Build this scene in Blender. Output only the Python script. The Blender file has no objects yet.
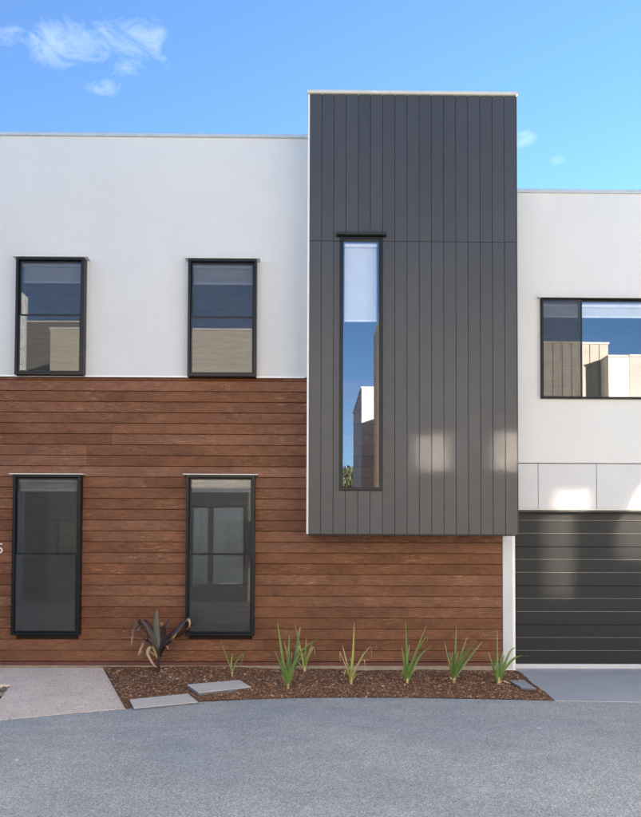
import bpy, bmesh, math, random
from mathutils import Matrix, Vector
random.seed(11)
R = math.radians
scene = bpy.context.scene
C = scene.collection

# ------------------------------------------------------------------ camera
FPX, CX, CY, IW, IH = 730.0, 320.5, 520.0, 641.0, 817.0
CAM = Vector((0.0, -10.0, 1.72))
YAW, PITCH, ROLL = -0.010875, 0.028671, 0.0033
MR = Matrix.Rotation(YAW, 3, 'Z') @ Matrix.Rotation(math.pi/2 + PITCH, 3, 'X') @ Matrix.Rotation(ROLL, 3, 'Z')
cd = bpy.data.cameras.new('camera')
cam = bpy.data.objects.new('camera', cd)
C.objects.link(cam)
cam.matrix_world = Matrix.Translation(CAM) @ MR.to_4x4()
cd.sensor_fit = 'HORIZONTAL'; cd.sensor_width = 36.0
cd.lens = 36.0*FPX/IW
cd.shift_x = (IW/2 - CX)/IW
cd.shift_y = (CY - IH/2)/IW
cd.clip_start = 0.05; cd.clip_end = 3000
scene.camera = cam

def ray(u, v):
    return MR @ Vector(((u-CX)/FPX, -(v-CY)/FPX, -1.0))
def P(u, v, Y=0.0):            # pixel -> point on the upright plane at Y
    d = ray(u, v); t = (Y-CAM.y)/d.y
    return CAM + d*t
def G(u, v, z=0.0):            # pixel -> point on level ground at z
    d = ray(u, v); t = (z-CAM.z)/d.z
    return CAM + d*t

# ------------------------------------------------------------------ sky, sun, exposure
SUN_E, SUN_A = R(12.0), R(40.0)      # elevation, azimuth from +Y (behind the house) towards +X
SUN_DIR = Vector((math.sin(SUN_A)*math.cos(SUN_E), math.cos(SUN_A)*math.cos(SUN_E), math.sin(SUN_E)))
world = bpy.data.worlds.new('World'); scene.world = world; world.use_nodes = True
wn, wl = world.node_tree.nodes, world.node_tree.links
wn.clear()
wout = wn.new('ShaderNodeOutputWorld'); wbg = wn.new('ShaderNodeBackground')
sky = wn.new('ShaderNodeTexSky'); sky.sky_type = 'NISHITA'; sky.sun_disc = False
sky.sun_elevation = SUN_E; sky.sun_rotation = SUN_A
sky.altitude = 0; sky.air_density = 0.75; sky.dust_density = 0.0; sky.ozone_density = 3.0
wbg.inputs['Strength'].default_value = 0.056
wl.new(wbg.outputs[0], wout.inputs[0])
tc = wn.new('ShaderNodeTexCoord')
def wmath(op, a, b=None, c=None, clamp=False):
    n = wn.new('ShaderNodeMath'); n.operation = op; n.use_clamp = clamp
    for i, x in enumerate((a, b, c)):
        if x is None: continue
        if isinstance(x, (int, float)): n.inputs[i].default_value = x
        else: wl.new(x, n.inputs[i])
    return n.outputs[0]
def wdot(vec):
    n = wn.new('ShaderNodeVectorMath'); n.operation = 'DOT_PRODUCT'
    wl.new(tc.outputs['Generated'], n.inputs[0]); n.inputs[1].default_value = vec
    return n.outputs['Value']
nz = wn.new('ShaderNodeTexNoise'); nz.inputs['Scale'].default_value = 26; nz.inputs['Detail'].default_value = 10
nz.inputs['Roughness'].default_value = 0.66; nz.inputs['Distortion'].default_value = 0.6
mpn = wn.new('ShaderNodeMapping'); mpn.inputs['Scale'].default_value = (0.8, 0.8, 1.5)
mpn.inputs['Rotation'].default_value = (0, R(-18), 0)
wl.new(tc.outputs['Generated'], mpn.inputs[0]); wl.new(mpn.outputs[0], nz.inputs['Vector'])
cloud_list = [(ray(84, 46), 0.125, 0.032, 0.70), (ray(128, 40), 0.07, 0.036, 0.85), (ray(32, 42), 0.065, 0.026, 0.75), (ray(104, 86), 0.042, 0.013, 0.7),
              (ray(527, 138), 0.020, 0.016, 0.75), (ray(560, 158), 0.015, 0.011, 0.65)]
rc = random.Random(4)
for k in range(3):   # the same kind of small clouds round the rest of the sky
    a = rc.uniform(R(35), R(325)); e = rc.uniform(R(6), R(55)); s = rc.uniform(0.5, 1.6)
    cloud_list.append((Vector((math.sin(a)*math.cos(e), math.cos(a)*math.cos(e), math.sin(e))), 0.09*s, 0.035*s, rc.uniform(0.5, 0.9)))
mask = None
for d, su, sv, amp in cloud_list:
    d = Vector(d).normalized(); r = d.cross(Vector((0, 0, 1))).normalized(); u = r.cross(d).normalized()
    a = wmath('DIVIDE', wdot(r), su); b = wmath('DIVIDE', wdot(u), sv)
    q = wmath('ADD', wmath('MULTIPLY', a, a), wmath('MULTIPLY', b, b))
    fr = wmath('GREATER_THAN', wdot(d), 0.0)
    m = wmath('MULTIPLY', wmath('MULTIPLY', wmath('SUBTRACT', 1.0, q, clamp=True), amp), fr)
    mask = m if mask is None else wmath('MAXIMUM', mask, m)
cl = wmath('MULTIPLY', wmath('SUBTRACT', wmath('ADD', nz.outputs['Fac'], wmath('MULTIPLY', mask, 0.34)), 0.63), 1.7, clamp=True)
cl = wmath('MULTIPLY', cl, wmath('MULTIPLY', mask, 2.2, clamp=True), clamp=True)
cl = wmath('MULTIPLY', cl, 0.48)
hs = wn.new('ShaderNodeHueSaturation'); hs.inputs['Saturation'].default_value = 1.03; hs.inputs['Hue'].default_value = 0.5015
wl.new(sky.outputs[0], hs.inputs['Color'])
mx = wn.new('ShaderNodeMixRGB'); wl.new(cl, mx.inputs[0]); wl.new(hs.outputs[0], mx.inputs[1])
mx.inputs[2].default_value = (4.0, 4.3, 4.6, 1)
wl.new(mx.outputs[0], wbg.inputs['Color'])
world.cycles.sampling_method = 'MANUAL'; world.cycles.sample_map_resolution = 512

sl = bpy.data.lights.new('sun', 'SUN'); sl.energy = 5.0; sl.angle = R(0.5); sl.color = (1.0, 0.94, 0.86)
sun = bpy.data.objects.new('sun', sl); C.objects.link(sun)
sun.rotation_euler = (-SUN_DIR).to_track_quat('-Z', 'Y').to_euler(); sun.location = (20, 30, 30)

vs = scene.view_settings
scene.display_settings.display_device = 'sRGB'
vs.view_transform = 'Standard'; vs.look = 'None'; vs.gamma = 1.0; vs.use_curve_mapping = False
vs.exposure = 2.93
scene.render.engine = 'CYCLES'
cy = scene.cycles
cy.use_denoising = True; cy.max_bounces = 6; cy.diffuse_bounces = 3; cy.glossy_bounces = 6; cy.transparent_max_bounces = 24
cy.sample_clamp_indirect = 0; cy.blur_glossy = 0.05; cy.caustics_reflective = True
cy.use_guiding = True; cy.guiding_training_samples = 128; cy.surface_guiding_probability = 0.8
cy.use_adaptive_sampling = False

# ------------------------------------------------------------------ materials
def new_mat(name):
    m = bpy.data.materials.new(name); m.use_nodes = True
    nt = m.node_tree; b = nt.nodes['Principled BSDF']
    return m, nt.nodes, nt.links, b
def mixc(n, l, fac, a, b, mode='MIX'):
    x = n.new('ShaderNodeMixRGB'); x.blend_type = mode
    for i, v in ((0, fac), (1, a), (2, b)):
        if isinstance(v, (int, float)): x.inputs[i].default_value = v
        elif isinstance(v, tuple): x.inputs[i].default_value = (*v[:3], 1)
        else: l.new(v, x.inputs[i])
    return x.outputs[0]
def noise(n, l, scale, detail=4, vec=None, rough=0.55, dist=0.0):
    t = n.new('ShaderNodeTexNoise'); t.inputs['Scale'].default_value = scale
    t.inputs['Detail'].default_value = detail; t.inputs['Roughness'].default_value = rough; t.inputs['Distortion'].default_value = dist
    if vec is not None: l.new(vec, t.inputs['Vector'])
    return t.outputs['Fac']
def ramp(n, l, fac, stops):
    r = n.new('ShaderNodeValToRGB'); e = r.color_ramp.elements
    while len(e) < len(stops): e.new(0.5)
    for i, (p, c) in enumerate(stops):
        e[i].position = p; e[i].color = (*c, 1) if isinstance(c, tuple) else (c, c, c, 1)
    l.new(fac, r.inputs[0]); return r.outputs[0]
def geopos(n):
    return n.new('ShaderNodeNewGeometry').outputs['Position']
def mapv(n, l, vec, scale=(1, 1, 1), loc=None):
    m = n.new('ShaderNodeMapping'); m.inputs['Scale'].default_value = scale
    if loc is not None: l.new(loc, m.inputs['Location'])
    l.new(vec, m.inputs['Vector']); return m.outputs[0]
def bump(n, l, b, h, strength, dist=0.01):
    x = n.new('ShaderNodeBump'); x.inputs['Strength'].default_value = strength; x.inputs['Distance'].default_value = dist
    l.new(h, x.inputs['Height']); l.new(x.outputs[0], b.inputs['Normal'])
def mval(n, l, op, a, b=None, clamp=False):
    x = n.new('ShaderNodeMath'); x.operation = op; x.use_clamp = clamp
    for i, v in ((0, a), (1, b)):
        if v is None: continue
        if isinstance(v, (int, float)): x.inputs[i].default_value = v
        else: l.new(v, x.inputs[i])
    return x.outputs[0]
def plain(name, col, rough=0.6, metal=0.0, var=0.12, scale=6.0, bmp=0.0, bscale=200, spec=0.5):
    m, n, l, b = new_mat(name)
    p = geopos(n); f = noise(n, l, scale, 5, p)
    c0 = tuple(x*(1-var) for x in col); c1 = tuple(min(1, x*(1+var)) for x in col)
    l.new(ramp(n, l, f, [(0.3, c0), (0.7, c1)]), b.inputs['Base Color'])
    b.inputs['Roughness'].default_value = rough; b.inputs['Metallic'].default_value = metal
    b.inputs['Specular IOR Level'].default_value = spec
    if bmp: bump(n, l, b, noise(n, l, bscale, 3, p), bmp, 0.004)
    return m

def mat_render():      # white painted render
    m, n, l, b = new_mat('white_render'); p = geopos(n)
    f = noise(n, l, 0.9, 5, p); g = noise(n, l, 9, 6, mapv(n, l, p, (1, 1, 0.25)))
    c = ramp(n, l, f, [(0.3, (0.53, 0.545, 0.55)), (0.7, (0.565, 0.58, 0.582))])
    c = mixc(n, l, 0.025, c, ramp(n, l, g, [(0.35, 0.3), (0.65, 1.0)]), 'MULTIPLY')
    l.new(c, b.inputs['Base Color']); b.inputs['Roughness'].default_value = 0.7; b.inputs['Specular IOR Level'].default_value = 0.25
    bump(n, l, b, noise(n, l, 350, 3, p), 0.12, 0.002)
    return m
def mat_wood():
    m, n, l, b = new_mat('stained_timber')
    oi = n.new('ShaderNodeObjectInfo'); p = geopos(n)
    off = n.new('ShaderNodeCombineXYZ')
    l.new(mval(n, l, 'MULTIPLY', oi.outputs['Random'], 37.0), off.inputs[0]); l.new(mval(n, l, 'MULTIPLY', oi.outputs['Random'], 91.0), off.inputs[2])
    pv = mapv(n, l, p, (1, 1, 1), off.outputs[0])
    broad = noise(n, l, 1.4, 4, mapv(n, l, pv, (1, 1, 2.5)))
    grain = noise(n, l, 1.0, 8, mapv(n, l, pv, (5, 5, 130)), 0.7, 0.3)
    fine = noise(n, l, 1.0, 5, mapv(n, l, pv, (55, 40, 330)), 0.7)
    c = ramp(n, l, broad, [(0.25, (0.122, 0.044, 0.019)), (0.5, (0.175, 0.066, 0.029)), (0.78, (0.24, 0.096, 0.044))])
    hv = n.new('ShaderNodeHueSaturation'); l.new(c, hv.inputs['Color'])
    l.new(mval(n, l, 'ADD', mval(n, l, 'MULTIPLY', oi.outputs['Random'], 0.34), 0.80), hv.inputs['Value'])
    l.new(mval(n, l, 'ADD', mval(n, l, 'MULTIPLY', oi.outputs['Random'], -0.12), 1.04), hv.inputs['Saturation'])
    c = mixc(n, l, 0.85, hv.outputs[0], ramp(n, l, grain, [(0.32, 0.42), (0.5, 0.95), (0.7, 1.25)]), 'MULTIPLY')
    c = mixc(n, l, 0.65, c, ramp(n, l, fine, [(0.3, 0.35), (0.6, 1.15)]), 'MULTIPLY')
    blot = noise(n, l, 1.0, 5, mapv(n, l, pv, (9, 9, 28)), 0.6)
    c = mixc(n, l, 0.7, c, ramp(n, l, blot, [(0.3, 0.66), (0.5, 1.0), (0.72, 1.28)]), 'MULTIPLY')
    # pale worn splinters, mostly near the lower edge of some boards
    w1 = noise(n, l, 1.0, 6, mapv(n, l, pv, (7, 7, 75)), 0.75, 0.6); w2 = noise(n, l, 1.1, 3, pv)
    wm = mval(n, l, 'MULTIPLY', ramp(n, l, w1, [(0.54, 0.0), (0.62, 1.0)]), ramp(n, l, w2, [(0.48, 0.0), (0.62, 1.0)]))
    c = mixc(n, l, mval(n, l, 'MULTIPLY', wm, 0.85), c, (0.40, 0.205, 0.115))
    kn = n.new('ShaderNodeTexVoronoi'); kn.inputs['Scale'].default_value = 1.0; l.new(mapv(n, l, pv, (2.2, 1, 5.5)), kn.inputs['Vector'])
    km = ramp(n, l, kn.outputs['Distance'], [(0.02, 1.0), (0.075, 0.0)])
    c = mixc(n, l, mval(n, l, 'MULTIPLY', km, 0.45), c, (0.05, 0.018, 0.010))
    l.new(c, b.inputs['Base Color'])
    l.new(ramp(n, l, grain, [(0.3, 0.68), (0.7, 0.52)]), b.inputs['Roughness'])
    b.inputs['Specular IOR Level'].default_value = 0.3
    bump(n, l, b, mval(n, l, 'ADD', mval(n, l, 'MULTIPLY', grain, 0.6), mval(n, l, 'MULTIPLY', fine, 0.7)), 0.38, 0.004)
    return m
def mat_clad():
    m, n, l, b = new_mat('charcoal_cladding')
    oi = n.new('ShaderNodeObjectInfo'); p = geopos(n)
    f = noise(n, l, 1.2, 4, p)
    c = ramp(n, l, f, [(0.3, (0.041, 0.044, 0.049)), (0.7, (0.047, 0.050, 0.056))])
    hv = n.new('ShaderNodeHueSaturation'); l.new(c, hv.inputs['Color'])
    l.new(mval(n, l, 'ADD', mval(n, l, 'MULTIPLY', oi.outputs['Random'], 0.12), 0.94), hv.inputs['Value'])
    l.new(hv.outputs[0], b.inputs['Base Color'])
    l.new(ramp(n, l, noise(n, l, 5, 5, p), [(0.3, 0.36), (0.7, 0.46)]), b.inputs['Roughness'])
    b.inputs['Specular IOR Level'].default_value = 0.38
    bump(n, l, b, noise(n, l, 60, 4, p), 0.04, 0.002)
    return m
def mat_garage():
    m, n, l, b = new_mat('garage_steel'); p = geopos(n)
    g = noise(n, l, 1.0, 6, mapv(n, l, p, (14, 14, 160)), 0.7, 0.4)
    l.new(ramp(n, l, g, [(0.3, (0.018, 0.020, 0.022)), (0.7, (0.030, 0.032, 0.034))]), b.inputs['Base Color'])
    b.inputs['Roughness'].default_value = 0.5; b.inputs['Specular IOR Level'].default_value = 0.15
    bump(n, l, b, g, 0.25, 0.004)
    return m
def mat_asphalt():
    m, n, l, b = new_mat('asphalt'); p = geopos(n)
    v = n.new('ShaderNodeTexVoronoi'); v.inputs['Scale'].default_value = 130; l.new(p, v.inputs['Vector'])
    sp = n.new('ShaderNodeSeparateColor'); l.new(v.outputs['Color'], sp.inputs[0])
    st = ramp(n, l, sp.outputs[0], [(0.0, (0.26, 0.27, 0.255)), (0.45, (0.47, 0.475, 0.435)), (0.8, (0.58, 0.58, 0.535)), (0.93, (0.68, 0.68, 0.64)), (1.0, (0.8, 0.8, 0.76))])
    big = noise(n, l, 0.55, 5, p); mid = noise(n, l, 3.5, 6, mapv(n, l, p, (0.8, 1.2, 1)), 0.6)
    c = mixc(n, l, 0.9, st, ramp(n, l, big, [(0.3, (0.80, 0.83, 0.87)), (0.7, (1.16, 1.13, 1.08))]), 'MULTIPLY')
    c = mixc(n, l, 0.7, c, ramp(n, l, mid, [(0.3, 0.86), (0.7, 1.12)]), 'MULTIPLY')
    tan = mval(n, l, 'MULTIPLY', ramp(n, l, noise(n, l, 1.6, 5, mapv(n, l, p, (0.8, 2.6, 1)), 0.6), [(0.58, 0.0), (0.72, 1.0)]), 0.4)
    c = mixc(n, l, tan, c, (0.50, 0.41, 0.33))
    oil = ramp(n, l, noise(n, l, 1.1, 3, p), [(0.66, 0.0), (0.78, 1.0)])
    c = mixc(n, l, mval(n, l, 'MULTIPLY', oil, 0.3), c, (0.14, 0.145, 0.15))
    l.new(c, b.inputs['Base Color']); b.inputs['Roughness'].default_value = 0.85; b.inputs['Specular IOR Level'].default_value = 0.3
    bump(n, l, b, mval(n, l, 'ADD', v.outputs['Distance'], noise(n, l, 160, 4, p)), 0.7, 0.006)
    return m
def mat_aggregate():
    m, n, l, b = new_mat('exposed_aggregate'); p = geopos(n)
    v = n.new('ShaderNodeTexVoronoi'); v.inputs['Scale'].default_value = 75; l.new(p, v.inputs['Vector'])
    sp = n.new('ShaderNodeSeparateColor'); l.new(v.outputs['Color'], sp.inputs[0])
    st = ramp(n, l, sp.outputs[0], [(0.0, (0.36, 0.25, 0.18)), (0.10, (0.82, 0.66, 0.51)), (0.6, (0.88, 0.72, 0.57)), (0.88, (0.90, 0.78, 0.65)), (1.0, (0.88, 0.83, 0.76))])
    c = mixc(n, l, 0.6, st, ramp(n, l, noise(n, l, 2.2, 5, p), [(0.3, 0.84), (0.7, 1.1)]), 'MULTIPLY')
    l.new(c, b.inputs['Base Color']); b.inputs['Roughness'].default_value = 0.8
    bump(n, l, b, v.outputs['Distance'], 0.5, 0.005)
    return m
def mat_concrete(name, c0, c1, rough=0.75, sc=3.0):
    m, n, l, b = new_mat(name); p = geopos(n)
    f = noise(n, l, sc, 8, p, 0.65); s = noise(n, l, 120, 4, p)
    c = ramp(n, l, f, [(0.3, c0), (0.7, c1)])
    c = mixc(n, l, 0.25, c, ramp(n, l, s, [(0.3, 0.6), (0.6, 1.0)]), 'MULTIPLY')
    l.new(c, b.inputs['Base Color']); b.inputs['Roughness'].default_value = rough
    bump(n, l, b, s, 0.25, 0.003)
    return m
def mat_island(name, stops, rough=0.9, spec=0.2):
    m, n, l, b = new_mat(name)
    g = n.new('ShaderNodeNewGeometry')
    c = ramp(n, l, g.outputs['Random Per Island'], stops)
    c = mixc(n, l, 0.5, c, ramp(n, l, noise(n, l, 180, 3, g.outputs['Position']), [(0.3, 0.55), (0.7, 1.1)]), 'MULTIPLY')
    l.new(c, b.inputs['Base Color']); b.inputs['Roughness'].default_value = rough; b.inputs['Specular IOR Level'].default_value = spec
    return m
def mat_glass(name, refl=0.3, tint=(0.80, 0.86, 0.88), glossc=None):
    m, n, l, b = new_mat(name); n.remove(b)
    out = n['Material Output']
    t = n.new('ShaderNodeBsdfTransparent'); t.inputs[0].default_value = (*tint, 1)
    g = n.new('ShaderNodeBsdfGlossy'); g.inputs['Roughness'].default_value = 0.0; g.inputs['Color'].default_value = (0.93, 0.97, 1.0, 1)
    fr = n.new('ShaderNodeFresnel'); fr.inputs['IOR'].default_value = 1.5
    p = geopos(n)
    bm = n.new('ShaderNodeBump'); bm.inputs['Strength'].default_value = 0.0 if glossc else 0.01; bm.inputs['Distance'].default_value = 0.01
    l.new(noise(n, l, 1.3, 2, p), bm.inputs['Height']); l.new(bm.outputs[0], g.inputs['Normal'])
    if glossc: g.inputs['Color'].default_value = (*glossc, 1); g.inputs['Roughness'].default_value = 0.037
    f = mval(n, l, 'ADD', fr.outputs[0], refl-0.04, clamp=True)
    gb = n.new('ShaderNodeNewGeometry').outputs['Backfacing']      # one reflecting face per pane
    f = mval(n, l, 'MULTIPLY', f, mval(n, l, 'SUBTRACT', 1.0, gb))
    l.new(mixc(n, l, gb, tint, (1.0, 1.0, 1.0)), t.inputs[0])
    x = n.new('ShaderNodeMixShader'); l.new(f, x.inputs[0]); l.new(t.outputs[0], x.inputs[1]); l.new(g.outputs[0], x.inputs[2])
    l.new(x.outputs[0], out.inputs[0]); return m
def mat_screen(name, cover, col):
    m, n, l, b = new_mat(name)
    out = n['Material Output']; b.inputs['Base Color'].default_value = (*col, 1); b.inputs['Roughness'].default_value = 0.6
    t = n.new('ShaderNodeBsdfTransparent'); x = n.new('ShaderNodeMixShader'); x.inputs[0].default_value = cover
    p = geopos(n)
    l.new(mval(n, l, 'ADD', mval(n, l, 'MULTIPLY', noise(n, l, 30, 3, mapv(n, l, p, (0.15, 1, 3))), 0.16), cover-0.08), x.inputs[0])
    l.new(t.outputs[0], x.inputs[1]); l.new(b.outputs[0], x.inputs[2]); l.new(x.outputs[0], out.inputs[0]); return m
def mat_leaf(name, c0, c1, rough=0.45, tip=None):
    # UV-like attribute 'along' (0 base..1 tip)
    m, n, l, b = new_mat(name)
    a = n.new('ShaderNodeAttribute'); a.attribute_name = 'along'
    oi = n.new('ShaderNodeObjectInfo'); p = geopos(n)
    c = mixc(n, l, noise(n, l, 9, 4, p), c0, c1)
    st = noise(n, l, 1.0, 3, mapv(n, l, p, (300, 300, 20)))
    c = mixc(n, l, 0.35, c, ramp(n, l, st, [(0.3, 0.5), (0.7, 1.1)]), 'MULTIPLY')
    hv = n.new('ShaderNodeHueSaturation'); l.new(c, hv.inputs['Color'])
    l.new(mval(n, l, 'ADD', mval(n, l, 'MULTIPLY', oi.outputs['Random'], 0.6), 0.7), hv.inputs['Value']); c = hv.outputs[0]
    if tip:
        tf = mval(n, l, 'ADD', a.outputs['Fac'], mval(n, l, 'MULTIPLY', noise(n, l, 25, 3, p), 0.35))
        thr = mval(n, l, 'ADD', 0.72, mval(n, l, 'MULTIPLY', oi.outputs['Random'], tip[1]))
        tf = mval(n, l, 'MULTIPLY', mval(n, l, 'SUBTRACT', tf, thr), 5.0, clamp=True)
        c = mixc(n, l, tf, c, tip[0])
    l.new(c, b.inputs['Base Color']); b.inputs['Roughness'].default_value = rough
    return m

M = {}
M['render'] = mat_render()
M['wood'] = mat_wood()
M['clad'] = mat_clad()
M['garage'] = mat_garage()
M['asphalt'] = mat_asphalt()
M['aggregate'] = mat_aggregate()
M['drive'] = mat_concrete('smooth_concrete', (0.47, 0.475, 0.47), (0.55, 0.55, 0.54), 0.6, 1.5)
M['paver'] = mat_concrete('pale_paver', (0.68, 0.61, 0.52), (0.76, 0.69, 0.59), 0.8, 6)
M['paver_edge'] = mat_concrete('damp_paver_edge', (0.11, 0.12, 0.14), (0.17, 0.18, 0.20), 0.8, 9)  # sides darker and bluer than the paver tops
M['offcut'] = mat_concrete('grey_stone', (0.34, 0.35, 0.35), (0.44, 0.45, 0.45), 0.8, 9)
M['footing'] = mat_concrete('footing_concrete', (0.27, 0.21, 0.155), (0.40, 0.33, 0.255), 0.85, 5)
M['darkback'] = plain('backing_board', (0.02, 0.02, 0.02), 0.9)
M['grooveback'] = plain('cladding_backing', (0.035, 0.037, 0.041), 0.7)
M['woodback'] = plain('wall_wrap', (0.03, 0.018, 0.012), 0.9)
M['frame'] = plain('charcoal_frame', (0.007, 0.009, 0.012), 0.35, 0.0, 0.1, 6.0, 0.0, 200, 0.25)
M['flash'] = plain('pale_flashing', (0.60, 0.60, 0.57), 0.45, 0.0, 0.08)
M['cap'] = plain('zinc_cap', (0.46, 0.50, 0.52), 0.4, 0.3, 0.08)
M['cream_cap'] = plain('cream_cap', (0.50, 0.49, 0.44), 0.5, 0.0, 0.06)
M['white_trim'] = plain('white_trim', (0.78, 0.78, 0.77), 0.5, 0.0, 0.04)
M['trim_soft'] = plain('soft_white_trim', (0.60, 0.605, 0.60), 0.5, 0.0, 0.04)
M['post'] = plain('grey_post_paint', (0.50, 0.52, 0.54), 0.5, 0.0, 0.05, 3)
M['fc'] = plain('fibre_cement', (0.47, 0.485, 0.51), 0.6, 0.0, 0.04, 2)
M['wood_trim'] = plain('red_brown_trim', (0.13, 0.045, 0.03), 0.5, 0.0, 0.2)
M['soffit'] = plain('soffit_board', (0.05, 0.05, 0.055), 0.7)
M['black'] = plain('black_steel', (0.009, 0.009, 0.009), 0.4)
M['blind'] = plain('roller_blind', (0.64, 0.65, 0.65), 0.8, 0.0, 0.03)
M['blind_bar'] = plain('blind_bar', (0.85, 0.86, 0.88), 0.4)
M['plaster'] = plain('interior_plaster', (0.34, 0.33, 0.32), 0.9)
M['floorboard'] = plain('interior_floor', (0.16, 0.10, 0.06), 0.5)
M['glass'] = mat_glass('window_glass', 0.26, (0.92, 0.95, 0.96))
M['glass_far'] = mat_glass('far_window_glass', 0.20, (0.3, 0.3, 0.3), (1, 0.90, 0.76))
M['glass_coated'] = mat_glass('coated_window_glass', 0.44, (0.3, 0.3, 0.3), (1, 0.88, 0.72))  # made-up finish, reflects more to strengthen the sun patches on the bay
M['screen'] = mat_screen('fly_screen_mesh', 0.34, (0.03, 0.03, 0.03))
M['screen2'] = mat_screen('security_screen_mesh', 0.34, (0.045, 0.045, 0.044))
M['slat_edge'] = plain('slat_edge_paint', (0.19, 0.185, 0.18), 0.5)  # paler colour standing in for the highlight along the slat ridges
M['rail_pale'] = plain('pale_rail', (0.5, 0.52, 0.54), 0.5)
M['fence'] = plain('fence_slat_paint', (0.08, 0.088, 0.095), 0.6)
M['cream'] = plain('cream_render', (0.54, 0.465, 0.37), 0.8, 0.0, 0.06, 1.5)
M['offwhite'] = plain('offwhite_render', (0.64, 0.59, 0.52), 0.8, 0.0, 0.05, 1.5)
M['beige'] = plain('beige_panel', (0.40, 0.33, 0.26), 0.7, 0.0, 0.14, 2.5)
M['taupe'] = plain('taupe_render', (0.40, 0.355, 0.30), 0.8, 0.0, 0.08, 1.5)
M['soil'] = plain('garden_soil', (0.17, 0.092, 0.055), 0.95, 0.0, 0.5, 30, 0.8, 60, 0.1)
M['mulch'] = mat_island('bark_mulch', [(0.0, (0.10, 0.05, 0.028)), (0.35, (0.23, 0.12, 0.068)), (0.7, (0.34, 0.19, 0.11)), (0.92, (0.45, 0.28, 0.17)), (1.0, (0.66, 0.5, 0.36))])
M['pebble'] = mat_island('grey_pebble', [(0.0, (0.06, 0.062, 0.065)), (0.6, (0.14, 0.145, 0.15)), (1.0, (0.3, 0.3, 0.3))], 0.7, 0.4)
M['green'] = mat_leaf('green_strap_leaf', (0.065, 0.135, 0.03), (0.18, 0.27, 0.065), 0.4, ((0.30, 0.20, 0.09), 0.6))
M['yellow'] = mat_leaf('yellow_green_leaf', (0.20, 0.27, 0.05), (0.34, 0.36, 0.09), 0.45, ((0.40, 0.30, 0.17), 0.35))
M['straw'] = mat_leaf('withered_leaf', (0.30, 0.22, 0.11), (0.46, 0.36, 0.22), 0.7)
M['purple'] = mat_leaf('dark_purple_leaf', (0.022, 0.011, 0.012), (0.06, 0.026, 0.023), 0.42, ((0.36, 0.18, 0.08), 0.6))
M['olive'] = mat_leaf('grey_green_leaf', (0.035, 0.042, 0.033), (0.075, 0.085, 0.06), 0.4)
M['bulb'] = plain('pale_leaf_base', (0.50, 0.36, 0.18), 0.6, 0.0, 0.3, 40)
M['stem'] = plain('dark_woody_stem', (0.035, 0.022, 0.018), 0.8, 0.0, 0.3, 40)
M['bark'] = plain('tree_bark', (0.20, 0.16, 0.13), 0.9, 0.0, 0.3, 8)
M['foliage'] = mat_island('tree_foliage', [(0.0, (0.035, 0.055, 0.022)), (0.6, (0.07, 0.10, 0.04)), (1.0, (0.13, 0.15, 0.07))], 0.7, 0.3)
M['umber'] = plain('umber_render', (0.15, 0.13, 0.105), 0.8, 0.0, 0.08, 1.5)  # taupe wall with shade put into its colour
M['white_panel'] = plain('white_panel', (0.80, 0.79, 0.76), 0.7, 0.0, 0.04)
M['grass'] = plain('far_grass', (0.07, 0.10, 0.04), 0.95, 0.0, 0.3, 0.6)
M['paper'] = plain('white_paper', (0.8, 0.8, 0.78), 0.8)
M['number'] = plain('pale_number_metal', (0.66, 0.60, 0.57), 0.35)

# ------------------------------------------------------------------ mesh helpers
def link(name, me, mat, parent=None, loc=(0, 0, 0), smooth=False):
    o = bpy.data.objects.new(name, me); C.objects.link(o); o.location = loc
    if mat is not None and not me.materials: me.materials.append(mat)
    if parent is not None: o.parent = parent
    if smooth:
        for f in me.polygons: f.use_smooth = True
    return o
def mesh(name, vs_, fs):
    me = bpy.data.meshes.new(name); me.from_pydata([tuple(v) for v in vs_], [], fs); me.update(); return me
def box_me(name, x0, x1, y0, y1, z0, z1, bev=0.0):
    bm = bmesh.new(); bmesh.ops.create_cube(bm, size=1.0)
    for v in bm.verts:
        v.co = Vector(((x0+x1)/2 + v.co.x*(x1-x0), (y0+y1)/2 + v.co.y*(y1-y0), (z0+z1)/2 + v.co.z*(z1-z0)))
    if bev: bmesh.ops.bevel(bm, geom=bm.edges[:], offset=bev, segments=1, affect='EDGES')
    me = bpy.data.meshes.new(name); bm.to_mesh(me); bm.free(); return me
def box(name, x0, x1, y0, y1, z0, z1, mat, parent=None, bev=0.0):
    return link(name, box_me(name, x0, x1, y0, y1, z0, z1, bev), mat, parent)
def boxes(name, lst, mat, parent=None):      # several joined boxes that are one piece (a frame)
    vs_, fs = [], []
    for x0, x1, y0, y1, z0, z1 in lst:
        b = len(vs_)
        vs_ += [(x0, y0, z0), (x1, y0, z0), (x1, y1, z0), (x0, y1, z0), (x0, y0, z1), (x1, y0, z1), (x1, y1, z1), (x0, y1, z1)]
        fs += [tuple(b+i for i in f) for f in ((0, 3, 2, 1), (4, 5, 6, 7), (0, 1, 5, 4), (1, 2, 6, 5), (2, 3, 7, 6), (3, 0, 4, 7))]
    return link(name, mesh(name, vs_, fs), mat, parent)
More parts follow.
